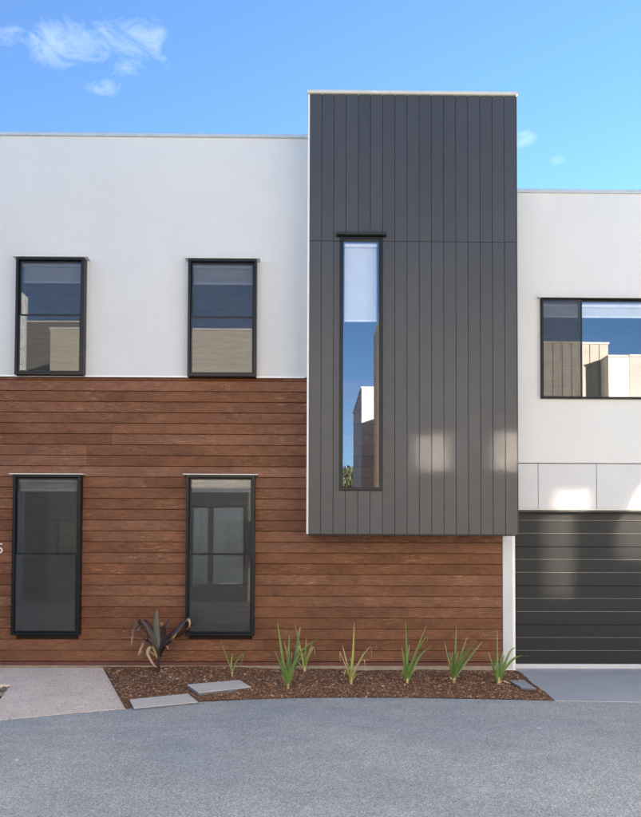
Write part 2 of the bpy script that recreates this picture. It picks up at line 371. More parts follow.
def ring_me(name, x0, x1, z0, z1, w, y0, y1, bev=0.004):   # rectangular frame, mitred, one mesh
    o = [(x0, z0), (x1, z0), (x1, z1), (x0, z1)]; i = [(x0+w, z0+w), (x1-w, z0+w), (x1-w, z1-w), (x0+w, z1-w)]
    vs_ = [(a, y0, c) for a, c in o] + [(a, y0, c) for a, c in i] + [(a, y1, c) for a, c in o] + [(a, y1, c) for a, c in i]
    fs = []
    for k in range(4):
        n = (k+1) % 4
        fs += [(k, n, 4+n, 4+k), (8+n, 8+k, 12+k, 12+n), (n, k, 8+k, 8+n), (4+k, 4+n, 12+n, 12+k)]
    me = mesh(name, vs_, fs)
    bm = bmesh.new(); bm.from_mesh(me); bmesh.ops.recalc_face_normals(bm, faces=bm.faces)
    if bev:
        ed = [e for e in bm.edges if len(e.link_faces) == 2 and e.calc_face_angle(0) > 0.5]
        bmesh.ops.bevel(bm, geom=ed, offset=bev, segments=1, affect='EDGES')
    bm.to_mesh(me); bm.free(); return me
def prism(name, poly, y0, y1, mat, parent=None):   # polygon in X-Z (counter-clockwise seen from -Y) extruded y0..y1
    n = len(poly)
    vs_ = [(x, y0, z) for x, z in poly] + [(x, y1, z) for x, z in poly]
    fs = [tuple(range(n)), tuple(range(2*n-1, n-1, -1))] + [((k+1) % n, k, n+k, n+(k+1) % n) for k in range(n)]
    return link(name, mesh(name, vs_, fs), mat, parent)
def slab(name, pts, z1, th, mat, parent=None, bev=0.0, rise=None):    # polygon on the ground with thickness
    n = len(pts)
    zf = rise if rise else (lambda y: z1)
    vs_ = [(p[0], p[1], zf(p[1])) for p in pts] + [(p[0], p[1], z1-th) for p in pts]
    fs = [tuple(range(n)), tuple(range(2*n-1, n-1, -1))] + [((k+1) % n, k, n+k, n+(k+1) % n) for k in range(n)]
    me = mesh(name, vs_, fs)
    bm = bmesh.new(); bm.from_mesh(me); bmesh.ops.triangulate(bm, faces=[f for f in bm.faces if len(f.verts) > 4]); bmesh.ops.recalc_face_normals(bm, faces=bm.faces)
    if bev: bmesh.ops.bevel(bm, geom=[e for e in bm.edges], offset=bev, segments=1, affect='EDGES')
    bm.to_mesh(me); bm.free()
    return link(name, me, mat, parent)
def wall_holes(name, x0, x1, z0, z1, holes, y0, y1, mat, parent=None):
    xs = sorted({x0, x1, *[h[0] for h in holes], *[h[1] for h in holes]}); zs = sorted({z0, z1, *[h[2] for h in holes], *[h[3] for h in holes]})
    xs = [x for x in xs if x0 <= x <= x1]; zs = [z for z in zs if z0 <= z <= z1]
    solid = lambda i, j: 0 <= i < len(xs)-1 and 0 <= j < len(zs)-1 and not any(h[0]-1e-6 <= xs[i] and xs[i+1] <= h[1]+1e-6 and h[2]-1e-6 <= zs[j] and zs[j+1] <= h[3]+1e-6 for h in holes)
    bm = bmesh.new(); vd = {}
    def V(i, k, j):
        if (i, k, j) not in vd: vd[(i, k, j)] = bm.verts.new((xs[i], (y0, y1)[k], zs[j]))
        return vd[(i, k, j)]
    for i in range(len(xs)-1):
        for j in range(len(zs)-1):
            if not solid(i, j): continue
            bm.faces.new((V(i, 0, j), V(i+1, 0, j), V(i+1, 0, j+1), V(i, 0, j+1)))
            bm.faces.new((V(i, 1, j), V(i, 1, j+1), V(i+1, 1, j+1), V(i+1, 1, j)))
            if not solid(i-1, j): bm.faces.new((V(i, 0, j), V(i, 0, j+1), V(i, 1, j+1), V(i, 1, j)))
            if not solid(i+1, j): bm.faces.new((V(i+1, 0, j), V(i+1, 1, j), V(i+1, 1, j+1), V(i+1, 0, j+1)))
            if not solid(i, j-1): bm.faces.new((V(i, 0, j), V(i, 1, j), V(i+1, 1, j), V(i+1, 0, j)))
            if not solid(i, j+1): bm.faces.new((V(i, 0, j+1), V(i+1, 0, j+1), V(i+1, 1, j+1), V(i, 1, j+1)))
    me = bpy.data.meshes.new(name); bm.to_mesh(me); bm.free()
    return link(name, me, mat, parent)
def empty(name, loc=(0, 0, 0), label=None, cat=None, group=None):
    o = bpy.data.objects.new(name, None); C.objects.link(o); o.location = loc; o.empty_display_size = 0.2
    if label: tag(o, label, cat, group)
    return o
def tag(o, label, cat, group=None):
    o['label'] = label; o['category'] = cat
    if group: o['group'] = group
    return o
def structure(o): o['kind'] = 'structure'; return o
def stuff(o): o['kind'] = 'stuff'; return o

# ------------------------------------------------------------------ ground
Z_ROAD, Z_BED = -0.045, -0.03
box('ground', -300, 300, -400, 300, -0.6, -0.16, M['grass'])['kind'] = 'structure'
edge_px = [(-140, 739), (-60, 729), (0, 720.5), (60, 714.5), (125, 709), (165, 705), (200, 702), (250, 699.6), (300, 698.2), (350, 697.8), (400, 698), (480, 699.2), (556, 701), (641, 702.6), (760, 705.5)]
edge = [G(u, v, Z_ROAD) for u, v in edge_px]
road_pts = [(e.x, e.y) for e in edge] + [(60, edge[-1].y - 0.05), (60, -11.4), (-60, -11.4), (-60, edge[0].y - 0.4)]
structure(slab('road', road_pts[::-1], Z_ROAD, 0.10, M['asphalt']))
def on_edge(x):
    for a, b in zip(edge, edge[1:]):
        if a.x <= x <= b.x: return a.y + (b.y-a.y)*(x-a.x)/(b.x-a.x)
    return edge[0].y if x < edge[0].x else edge[-1].y
GAP = 0.006
# exposed aggregate path in front of the wall, left
pr0 = G(107.5, 665.5, -0.006); pr1 = G(125, 709, -0.04)
gl = G(11, 686, 0.0); gl2 = G(-22, 703, 0.0); 
path_top = [(-5.6, -0.075), (pr0.x, -0.075), (pr1.x, on_edge(pr1.x)+GAP)]
ed = [(e.x, e.y+GAP) for e in edge if e.x < pr1.x - 0.05]
def curve_between(xa, xb, n):
    return [(xa+(xb-xa)*k/n, on_edge(xa+(xb-xa)*k/n)+GAP) for k in range(n+1)]
g0 = G(11, 686, -0.038); g1 = G(-3, 703, -0.038)
path_poly = [(-5.6, -0.075), (-5.6, g0.y), (g0.x, g0.y), (g1.x, g1.y), (-5.6, g1.y - 0.25), (-5.6, on_edge(-5.6)+GAP)] + curve_between(-5.6, pr1.x, 14)[1:] + [(pr0.x, -0.075)]
ramp_z = lambda y: Z_ROAD + 0.003 + 0.038*min(1, max(0, (y+1.9)/1.8))
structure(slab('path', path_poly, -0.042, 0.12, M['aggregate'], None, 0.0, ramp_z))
# driveway right
dr0 = G(512.5, 668, -0.036); dr1 = G(556, 701, -0.04)
drive_poly = [(dr0.x, 0.32)] + [(dr0.x, -0.06)] + curve_between(dr1.x, 7.0, 8) + [(7.0, 0.32)]
structure(slab('driveway', drive_poly, -0.041, 0.12, M['drive']))
# mulch bed: uneven soil sheet and loose bark
def bed_left(y):  t = (y+0.075)/(pr1.y+0.075); return pr0.x + (pr1.x-pr0.x)*t + 0.004
def bed_right(y): t = max(0, (y+0.06)/(dr1.y+0.06)); return dr0.x + (dr1.x-dr0.x)*t - 0.004
def bump2(x, y):
    return 0.018*math.sin(3.1*x+1.7*y)*math.sin(4.3*y-1.1*x) + 0.010*math.sin(11*x+5*y+1)*math.sin(9*y) + 0.006*math.sin(31*x)*math.sin(27*y+2)
PAV = [[(187, 684.5), (239.5, 680), (251.5, 687), (199, 692.8)], [(129.5, 699.5), (188, 693.5), (198.5, 702), (134, 708.3)], [(509.5, 680.5), (524, 680), (536.5, 688.5), (521, 687)]]
PAVZ = [0.014, -0.018, 0.004]
PAVG = [[G(u, v, z) for u, v in pl] for pl, z in zip(PAV, PAVZ)]
def on_paver(x, y, m=0.012):
    for qi, q in enumerate(PAVG):
        c = [(q[(i+1) % 4].x-q[i].x)*(y-q[i].y)-(q[(i+1) % 4].y-q[i].y)*(x-q[i].x) for i in range(4)]
        if all(v > -m for v in c) or all(v < m for v in c): return qi
    return None
def bed_h(x, y, ye):
    t = min(1, max(0, (y-ye)/0.25)); t2 = min(1, max(0, (-0.08-y)/0.2))
    h = Z_ROAD + 0.004 + t*0.014 + t*(0.35+0.65*t2)*max(-0.02, bump2(x, y)) + (0.012*t if x < 0.5 else -0.008*t) + (0.022*t*min(1, max(0, (-0.55-x)/0.5))*min(1, max(0, (y+0.9)/0.8)))
    q = on_paver(x, y, 0.05)
    return h if q is None else min(h, PAVZ[q]-0.014)
NX, NY = 150, 40
vs_, fs = [], []
for i in range(NX+1):
    for j in range(NY+1):
        s = j/NY
        xg = pr0.x + (dr1.x-pr0.x)*i/NX
        y = 0; x = xg
        for _ in range(4):
            ye = on_edge(x)+GAP; y = -0.03 + (ye+0.03)*s
            x = bed_left(y) + (bed_right(y)-bed_left(y))*i/NX
        vs_.append((x, y, bed_h(x, y, ye)))
for i in range(NX):
    for j in range(NY):
        a = i*(NY+1)+j; fs.append((a, a+1, a+NY+2, a+NY+1))
bed = link('garden_bed', mesh('garden_bed', vs_, fs), M['soil'], smooth=True); structure(bed)
def chips(name, n, gen, mat, size, parent=None, flat=0.3):
    vs_, fs = [], []; rr = random.Random(8)
    for k in range(n):
        x, y, z = gen(rr)
        L = size*rr.uniform(0.4, 1.25)*(2.0 if rr.random() < 0.06 else 1); W = L*rr.uniform(0.3, 0.75); H = L*rr.uniform(0.12, flat)
        mt = Matrix.Rotation(rr.uniform(0, 6.28), 3, 'Z') @ Matrix.Rotation(rr.gauss(0, 0.35), 3, 'X') @ Matrix.Rotation(rr.gauss(0, 0.35), 3, 'Y')
        b = len(vs_)
        for sx, sy, sz in ((-1, -.7, -1), (1, -1, -1), (.8, 1, -1), (-.8, .8, -1), (-.7, -.6, 1), (.8, -.7, .7), (.6, .7, 1), (-.9, .5, .8)):
            q = mt @ Vector((sx*L, sy*W, sz*H)); vs_.append((x+q.x, y+q.y, z+H*0.5+q.z))
        fs += [tuple(b+i for i in f) for f in ((4, 5, 6, 7), (0, 1, 5, 4), (1, 2, 6, 5), (2, 3, 7, 6), (3, 0, 4, 7))]
    return stuff(link(name, mesh(name, vs_, fs), mat, parent))
def bed_pt(rr):
    while True:
        s = rr.random(); y0 = -0.06; x = rr.uniform(pr0.x, dr1.x-0.02); ye = on_edge(x)+0.012
        y = y0 + (ye-y0)*s
        if bed_left(y)+0.01 < x < bed_right(y)-0.01 and on_paver(x, y) is None: return x, y, bed_h(x, y, ye)
tag(chips('bark_mulch', 18000, bed_pt, M['mulch'], 0.012), 'brown bark mulch covering the garden bed under the timber wall', 'mulch')
def spill_pt(rr):
    x = rr.uniform(pr1.x-0.3, dr1.x); return x, on_edge(x)-abs(rr.gauss(0, 0.07))-0.005, Z_ROAD
tag(chips('loose_bark', 150, spill_pt, M['mulch'], 0.008), 'few crumbs of bark spilled over the asphalt edge', 'mulch')
def peb_pt(rr):
    while True:
        x = rr.uniform(-5.5, g0.x); y = rr.uniform(g1.y-0.2, g0.y); t = (y-g0.y)/(g1.y-g0.y)
        if x < g0.x + (g1.x-g0.x)*t - 0.02: return x, y, -0.052
tag(chips('gravel', 2600, peb_pt, M['pebble'], 0.016, None, 0.6), 'dark grey pebbles in the gap beside the pale aggregate path', 'gravel')

# ------------------------------------------------------------------ townhouse
house = empty('townhouse', (0, 0, 0), 'two storey townhouse with white render, brown timber boards and charcoal projecting bay', 'townhouse')
BY = -0.60                                    # front plane of the bay
px = lambda u, v, Y=0.0: P(u, v, Y)
XL, XR = -7.6, 8.2
zTopL = px(155, 133.8).z; zTopR = px(580, 190).z
zWood = px(150, 376.8).z
xb0 = px(309, 320, BY).x; xb1 = px(517, 320, BY).x; zb0 = px(413, 534.4, BY).z; zb1 = px(413, 92.5, BY).z; zbj = px(413, 241.4, BY).z
xWoodR = px(503, 600).x
xMid = xb1+0.012                   # left end of the right hand wall
WY = -0.13                                    # front plane of the window boxes
def prect(u0, v0, u1, v1, Y=WY):
    a = px(u0, (v0+v1)/2, Y).x; b = px(u1, (v0+v1)/2, Y).x; um = (u0+u1)/2
    return (a, b, px(um, v1, Y).z, px(um, v0, Y).z)
W_UL = prect(15.0, 257, 83.5, 374.6); W_UM = prect(187.6, 258.6, 256.4, 376.2)
W_LL = prect(11.5, 474.6, 79.5, 635.4); W_LM = prect(185.6, 475, 254.4, 636)
WYR = -0.055
W_UR = prect(541.5, 298, 662, 398.6, WYR); W_T = prect(340, 236.5, 382, 490.5, BY-0.03)
hole = lambda w, m=0.011: (w[0]+m, w[1]-m, w[2]+m, w[3]-m)

# white upper wall
wall_holes('rendered_wall', XL, xMid-0.05, zWood, zTopL-0.05, [hole(W_UL), hole(W_UM), (xb0+0.1, xb1-0.1, 3.0, 6.9)], 0.0, 0.2, M['render'], house)
box('parapet_cap', XL, xb0-0.002, -0.03, 0.24, zTopL-0.05, zTopL, M['cap'], house, 0.006)
box('drip_trim', XL, xb0-0.06, -0.028, -0.002, zWood-0.012, zWood+0.012, M['white_trim'], house, 0.003)
# timber wall: backing and single boards
tw = wall_holes('timber_wall', XL, xWoodR-0.01, 0.02, zWood-0.014, [hole(W_LL), hole(W_LM)], 0.03, 0.2, M['woodback'], house)
z_top = zWood-0.018; z_b0 = px(60, 380.2).z; z_bn = px(60, 661.2).z
NB = 26; pitch = (z_b0-z_bn)/NB
courses = [(z_bn+k*pitch, z_bn+(k+1)*pitch) for k in range(NB)] + [(z_b0, z_top)]
rb = random.Random(5)
xJ1, xJ2 = px(112, 428).x, px(87, 450).x
bay_x = (xb0-0.02)
for k, (za, zb) in enumerate(courses):
    fromtop = NB-1-k
    cuts = []
    for w in (W_LL, W_LM):
        if zb > w[2]+0.03 and za < w[3]-0.03: cuts.append((w[0]+0.035, w[1]-0.035))
    spans = []; x = XL
    for a, b in cuts: spans.append((x, a)); x = b
    spans.append((x, xWoodR-0.012))
    js = [rb.uniform(-6.9, -5.2), rb.uniform(-2.9, 1.9)]
    if rb.random() < 0.45: js = js[:1]
    if fromtop in (4, 5): js = [xJ1, rb.uniform(1.0, 2.2)]
    if fromtop in (6, 7): js = [xJ2, rb.uniform(0.6, 2.0)]
    for a, b in spans:
        xs = [a] + sorted(j for j in js if a+0.3 < j < b-0.3) + [b]
        for xa, xbb in zip(xs, xs[1:]):
            d = rb.uniform(-0.0015, 0.0015); g = 0.0012
            h = zb-za; lip = min(0.012, h*0.3)
            # shiplap profile: proud lower edge, thin recessed top edge tucked under the next board
            prof = [(0.028, za+0.003), (-0.014+d, za+0.003), (-0.018+d, za+0.007), (-0.006+d, zb-lip*0.5), (-0.002+d, zb-0.001), (0.028, zb-0.001)]
            n = len(prof); vv = [(xa+g, y, z) for y, z in prof] + [(xbb-g, y, z) for y, z in prof]
            ff = [tuple(range(n-1, -1, -1)), tuple(range(n, 2*n))] + [(q, (q+1) % n, n+(q+1) % n, n+q) for q in range(n)]
            link('board', mesh('board', vv, ff), M['wood'], tw)
box('base_trim', XL, xWoodR-0.012, -0.034, 0.03, z_bn-0.05, z_bn-0.004, M['wood_trim'], house, 0.004)
box('footing', XL, xWoodR+0.05, -0.020, 0.20, -0.25, z_bn-0.052, M['footing'], house, 0.004)
# projecting bay
bay = wall_holes('bay', xb0+0.012, xb1-0.012, zb0+0.02, zb1-0.03, [hole(W_T, 0.02)], BY+0.022, BY+0.06, M['grooveback'], house)
NCL = 17; pw = (xb1-xb0)/NCL; gp = 0.0022
wx0, wx1, wz0, wz1 = W_T[0]+0.012, W_T[1]-0.012, W_T[2]+0.012, W_T[3]-0.012
for k in range(NCL):
    a, b = xb0+k*pw+gp, xb0+(k+1)*pw-gp
    if k == 0: a = xb0+0.004
    if k == NCL-1: b = xb1-0.004
    for za, zb in ((zb0, zbj-gp), (zbj+gp, zb1-0.03)):
        polys = []
        if b <= wx0 or a >= wx1 or za >= wz1 or zb <= wz0:
            polys = [[(a, za), (b, za), (b, zb), (a, zb)]]
        elif a >= wx0 and b <= wx1:
            if wz0 > za: polys.append([(a, za), (b, za), (b, min(wz0, zb)), (a, min(wz0, zb))])
            if wz1 < zb: polys.append([(a, max(wz1, za)), (b, max(wz1, za)), (b, zb), (a, zb)])
        elif a < wx0:       # notched on the right
            if za < wz0: polys = [[(a, za), (b, za), (b, wz0), (wx0, wz0), (wx0, zb), (a, zb)]]
            else: polys = [[(a, za), (wx0, za), (wx0, wz1), (b, wz1), (b, zb), (a, zb)]]
        else:
            if za < wz0: polys = [[(a, za), (b, za), (b, zb), (wx1, zb), (wx1, wz0), (a, wz0)]]
            else: polys = [[(wx1, za), (b, za), (b, zb), (a, zb), (a, wz1), (wx1, wz1)]]
        for pl in polys:
            o = prism('cladding_board', pl, BY, BY+0.018, M['clad'], bay)
            bm = bmesh.new(); bm.from_mesh(o.data)
            bmesh.ops.bevel(bm, geom=[e for e in bm.edges if all(abs(v.co.y-BY) < 1e-6 for v in e.verts)], offset=0.002, segments=1, affect='EDGES')
            bm.to_mesh(o.data); bm.free()
box('bay_side', xb0-0.012, xb0+0.010, BY+0.06, -0.002, zb0+0.002, zb1-0.035, M['white_trim'], bay)
box('bay_side', xb1-0.010, xb1+0.012, BY+0.06, 0.05, zb0+0.002, zb1-0.035, M['clad'], bay)
box('corner_trim', xb0-0.024, xb0+0.001, BY+0.002, BY+0.058, zb0+0.001, zb1-0.032, M['trim_soft'], bay, 0.002)
box('corner_trim', xb1-0.001, xb1+0.010, BY+0.002, BY+0.058, zb0+0.001, zb1-0.032, M['clad'], bay, 0.002)
box('soffit', xb0+0.012, xb1-0.012, BY+0.062, -0.002, zb0+0.004, zb0+0.03, M['soffit'], bay)
box('soffit_trim', xb0-0.008, xb1+0.004, BY+0.004, BY+0.04, zb0-0.018, zb0-0.002, M['frame'], bay, 0.002)
cap = box('bay_cap', xb0-0.035, xb1+0.014, BY-0.03, 1.8, zb1-0.03, zb1+0.012, M['cream_cap'], bay, 0.006)
for k in range(NCL):
    xk = xb0+(k+1)*pw
    if k < NCL-1: box('cap_clip', xk-0.005, xk+0.005, BY-0.004, BY-0.001, zb1-0.040, zb1-0.031, M['cream_cap'], cap)
box('bay_wall', xb0, xb0+0.14, 0.21, 1.7, zTopL-0.4, zb1-0.035, M['render'], bay)
box('bay_wall', xb1-0.14, xb1, 0.06, 1.7, 6.0, zb1-0.035, M['clad'], bay)
box('bay_wall', xb0+0.142, xb1-0.142, 1.56, 1.7, zTopL-0.4, zb1-0.035, M['render'], bay)
box('bay_wall', xb0+0.014, xb1-0.014, BY+0.062, -0.002, zb1-0.2, zb1-0.04, M['plaster'], bay)
# right hand wall, panels over the garage, garage door
zP1 = px(580, 463.3).z; zP0 = px(580, 509.8).z
wall_holes('rendered_wall', xMid-0.03, XR, zP1+0.004, zTopR-0.05, [hole(W_UR)], 0.0, 0.2, M['render'], house)
box('parapet_cap', xb1+0.016, XR, -0.03, 0.24, zTopR-0.05, zTopR, M['cap'], house, 0.006)
fcb = box('lintel', xMid-0.03, XR, 0.034, 0.2, zP0+0.02, zP1-0.004, M['darkback'], house)
pj = [xMid-0.028] + [px(u, 485).x for u in (538.5, 597, 655.5, 714, 772)] + [XR]
for a, b in zip(pj, pj[1:]):
    box('fibre_cement_panel', a+0.003, b-0.003, 0.016, 0.034, zP0+0.012, zP1-0.006, M['fc'], fcb, 0.002)
box('panel_trim', xMid-0.02, XR, 0.002, 0.034, zP0-0.004, zP0+0.010, M['flash'], fcb, 0.002)
box('lintel_soffit', xMid-0.02, XR, 0.036, 0.30, zP0-0.03, zP0+0.018, M['black'], fcb)
box('jamb_panel', xWoodR-0.008, px(512.2, 600).x, -0.022, 0.20, -0.06, zb0+0.25, M['post'], house, 0.004)
box('door_jamb', px(512.4, 600).x, px(515.2, 600).x, -0.005, 0.22, -0.05, zP0+0.15, M['white_trim'], house, 0.003)
box('jamb_base', xWoodR-0.012, px(515.2, 600).x+0.002, -0.028, -0.024, -0.06, -0.02, M['white_trim'], house)
GY = 0.17
gx0, gx1 = px(515.4, 600, GY).x - 0.02, 8.0
gd = box('garage_door', gx0, gx1, GY+0.03, GY+0.06, -0.01, zP0+0.02, M['darkback'], house)
gz = [px(560, 520.4+13.02*k, GY).z for k in range(-1, 12)]
gz[0] = zP0-0.005
for k in range(12):
    zb, za = gz[k], gz[k+1]
    if k == 11: za = 0.028
    y = GY; strong = k % 3 != 2
    e = 0.006 if strong else 0.0025
    prof = [(y+0.03, za+0.001), (y, za+0.001), (y, zb-0.006-e), (y+0.004+e, zb-0.0035), (y+0.006+e, zb-0.001), (y+0.03, zb-0.001)]
    n = len(prof); vv = [(gx0, a, z) for a, z in prof] + [(gx1, a, z) for a, z in prof]
    ff = [tuple(range(n-1, -1, -1)), tuple(range(n, 2*n))] + [(q, (q+1) % n, n+(q+1) % n, n+q) for q in range(n)]
    link('slat', mesh('slat', vv, ff), M['garage'], gd)
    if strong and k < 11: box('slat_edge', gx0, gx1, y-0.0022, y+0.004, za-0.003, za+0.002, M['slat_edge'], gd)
box('threshold', gx0, gx1, GY-0.03, GY+0.028, -0.04, 0.022, M['post'], gd, 0.003)

# windows
def window(w, Y, ydeep, rail=None, mull=None, blind=None, screen=None, fw=0.036, hood=None, sash=True, screen_rect=None):
    x0, x1, z0, z1 = w
    fr = link('window', ring_me('window', x0, x1, z0, z1, fw, Y, ydeep), M['frame'], house)
    ix0, ix1, iz0, iz1 = x0+fw+0.001, x1-fw-0.001, z0+fw+0.001, z1-fw-0.001
    sw = 0.023
    lights = []
    if rail is not None:      # double hung
        lights = [(ix0, ix1, rail-0.016, iz1, Y+0.046), (ix0, ix1, iz0, rail+0.016, Y+0.020)]
    elif mull is not None:
        lights = [(ix0, mull+0.026, iz0, iz1, Y+0.020), (mull-0.02, ix1, iz0, iz1, Y+0.046)]
    else: lights = [(ix0, ix1, iz0, iz1, Y+0.03)]
    for i, (a, b, c, d, yy) in enumerate(lights):
        if sash: link('sash', ring_me('sash', a, b, c, d, sw, yy, yy+0.022, 0.003), M['frame'], fr)
        s = sw-0.004 if sash else 0.0
        box('pane', a+s, b-s, yy+0.009, yy+0.013, c+s, d-s, M['glass'], fr)
        if screen and i in screen[1]:
            box('fly_screen', a+s, b-s, yy-0.003, yy-0.002, c+s, d-s, M[screen[0]], fr)
    if hood == 'pale': box('head_flashing', x0-0.045, x1+0.045, Y-0.022, ydeep-0.02, z1+0.001, z1+0.014, M['flash'], fr, 0.002)
    if hood == 'black': box('sun_hood', x0-0.05, x1+0.055, Y-0.06, Y+0.03, z1+0.004, z1+0.040, M['black'], fr, 0.003)
    if blind is not None:
        yb = Y+0.13
        bl = box('blind', ix0+0.02, ix1-0.02, yb, yb+0.003, blind, z1-0.03, M['blind'], fr)
        box('blind_bar', ix0+0.02, ix1-0.02, yb-0.006, yb+0.009, blind-0.025, blind, M['blind_bar'], bl)
        box('blind_roll', ix0+0.015, ix1-0.015, yb-0.045, yb-0.004, z1-0.10, z1-0.055, M['blind_bar'], bl, 0.012)
    return fr
zz = lambda u, v, Y=WY: px(u, v, Y).z
window(W_UL, WY, 0.06, rail=zz(50, 314.8), blind=zz(50, 281.5, 0), screen=('screen', (0, 1)), hood='pale')
window(W_UM, WY, 0.06, rail=zz(222, 317), blind=zz(222, 283, 0), screen=('screen', (0, 1)), hood='pale')
window(W_LL, WY, 0.06, rail=zz(45, 554.3), blind=zz(45, 489.5, 0), screen=('screen2', (0, 1)), hood='pale')
window(W_LM, WY, 0.06, rail=zz(220, 554.5), blind=zz(220, 490.5, 0), screen=('screen', (0, 1)), hood='pale')
window(W_UR, WYR, 0.06, mull=px(581, 350, WYR).x, blind=zz(600, 316, 0.07), screen=('screen', (0,)), hood='pale', fw=0.012)
window(W_T, BY-0.03, BY+0.09, blind=px(361, 320, BY+0.1).z, hood='black', fw=0.04, sash=False)

# shell and rooms behind the front
sh = M['plaster']
DB = 5.2
wxr = (px(190, 550, DB).x, px(246, 550, DB).x, px(220, 588, DB).z, px(220, 505, DB).z)
box('roof_slab', XL, xMid-0.05, 0.2, DB, zTopL-0.55, zTopL-0.35, M['cap'], house)
box('roof_slab', xMid-0.05, XR, 0.2, DB, zTopR-0.55, zTopR-0.35, M['cap'], house)
wall_holes('rear_wall', XL, xMid-0.05, -0.1, zTopL, [wxr], DB, DB+0.2, M['render'], house)
box('rear_wall', xMid-0.05, XR, DB, DB+0.2, -0.1, zTopR, M['render'], house)
box('side_wall', XL, XL+0.2, 0.2, DB, -0.1, zTopL, M['render'], house)
box('side_wall', XR-0.2, XR, 0.2, DB, -0.1, zTopR, M['render'], house)
box('party_wall', xMid-0.24, xMid-0.06, 0.2, DB, -0.1, zTopL-0.1, sh, house)
box('upper_floor', XL+0.2, XR-0.2, 0.2, DB, 2.72, 3.0, sh, house)
box('ground_floor', XL+0.2, XR-0.2, 0.2, DB, -0.2, -0.002, M['floorboard'], house)
box('partition', xb0-0.3, xb0-0.2, 0.2, DB, 3.0, zTopL-0.55, sh, house)
box('partition', -3.22, -3.12, 0.2, DB, 0.0, 2.72, sh, house)
box('bay_floor', xb0+0.014, xb1-0.014, BY+0.062, 0.2, zb0+0.03, 2.2, M['plaster'], bay)
# rear window of the ground floor room, a sunny yard fence behind
rf = link('window', ring_me('window', wxr[0]-0.0, wxr[1]+0.0, wxr[2], wxr[3], 0.06, DB-0.03, DB+0.1), M['frame'], house)
xm = px(210.5, 550, DB).x
box('mullion', xm-0.055, xm+0.055, DB-0.025, DB+0.09, wxr[2]+0.06, wxr[3]-0.06, M['frame'], rf)
box('sill', wxr[0]+0.06, wxr[1]-0.06, DB-0.06, DB-0.032, wxr[2]+0.02, wxr[2]+0.09, M['rail_pale'], rf)
box('pane', wxr[0]+0.05, wxr[1]-0.05, DB+0.04, DB+0.046, wxr[2]+0.05, wxr[3]-0.05, M['glass'], rf)
fen = empty('slat_fence', (-2.5, 7.6, 0), 'pale horizontal slat fence in the yard seen through the ground floor window', 'fence')
for k in range(21):
    box('slat', -2.8, 2.6, -0.01, 0.012, -0.1+0.155*k, 0.0525+0.155*k, M['fence'], fen)
for k in range(4): box('post', -2.75+k*1.75, -2.67+k*1.75, 0.014, 0.09, -0.2, 3.1, M['fence'], fen)

# house number
cu = bpy.data.curves.new('number', 'FONT'); cu.body = '5'; cu.size = 0.20; cu.extrude = 0.006; cu.align_x = 'RIGHT'
tmp = bpy.data.objects.new('tmp', cu); C.objects.link(tmp)
bpy.context.view_layer.update()
nm = bpy.data.meshes.new_from_object(tmp.evaluated_get(bpy.context.evaluated_depsgraph_get()))
bpy.data.objects.remove(tmp)
q = px(3.6, 553.5, -0.03)
no = link('house_number', nm, M['number'], house, (q.x, -0.028, q.z)); no.rotation_euler = (math.pi/2, 0, 0)
no['label'] = 'pale metal numeral on the timber boards'

# ------------------------------------------------------------------ pavers
def paver(name, pxs, mat, label, group=None, z=0.0, th=0.045):
    pts = [G(u, v, z) for u, v in pxs]
    o = slab(name, [(p.x, p.y) for p in pts], z, th, mat, None, 0.004)
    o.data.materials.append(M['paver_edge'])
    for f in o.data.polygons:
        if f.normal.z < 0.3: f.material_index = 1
    tag(o, label, 'paver', group); return o
paver('stepping_stone', PAV[0], M['paver'], 'pale concrete stepping stone on mulch next to the small thin seedling', None, PAVZ[0])
paver('stepping_stone', PAV[1], M['paver'], 'pale concrete stepping stone between the aggregate path and the asphalt edge', None, PAVZ[1])
paver('stone_offcut', PAV[2], M['offcut'], 'small grey stone offcut on mulch by the driveway corner', None, PAVZ[2], 0.03)

# ------------------------------------------------------------------ plants
def leaf_obj(parent, base, pts, width, mat, fold=0.3, wprof=None, side=None):
    # pts: world points the midrib passes through (from the base); smooth strip with a keel
    org = parent.location
    ctrl = [Vector(base)] + [Vector(p) for p in pts]
    # Catmull-Rom through the control points
    pp = []
    for i in range(len(ctrl)-1):
        p0 = ctrl[max(i-1, 0)]; p1 = ctrl[i]; p2 = ctrl[i+1]; p3 = ctrl[min(i+2, len(ctrl)-1)]
        for s in range(6):
            t = s/6
            pp.append(0.5*((2*p1)+(p2-p0)*t+(2*p0-5*p1+4*p2-p3)*t*t+(-p0+3*p1-3*p2+p3)*t**3))
    pp.append(ctrl[-1]); n = len(pp)
    vs_, fs, al = [], [], []
    sd = side if side is not None else Vector((random.uniform(0.75, 1), random.uniform(-0.7, 0.7), 0)).normalized()
    for i, p in enumerate(pp):
        t = i/(n-1)
        tg = (pp[min(i+1, n-1)]-pp[max(i-1, 0)]).normalized()
        s = (sd - tg*sd.dot(tg))
        s = s.normalized() if s.length > 1e-3 else Vector((1, 0, 0))
        nn = tg.cross(s).normalized()
        w = width*(wprof(t) if wprof else (0.55+0.45*min(1, t*4))*(1-t**2.2)) + 0.0008
        for q in (-1, 0, 1):
            o = p + s*(w*q) + nn*(fold*w*abs(q))
            vs_.append(o-org); al.append(t)
    for i in range(n-1):
        for q in range(2):
            a = i*3+q; fs.append((a, a+1, a+4, a+3))
    me = mesh('leaf', vs_, fs)
    at = me.attributes.new('along', 'FLOAT', 'POINT')
    for i, v in enumerate(al): at.data[i].value = v
    return link('leaf', me, mat, parent, smooth=True)
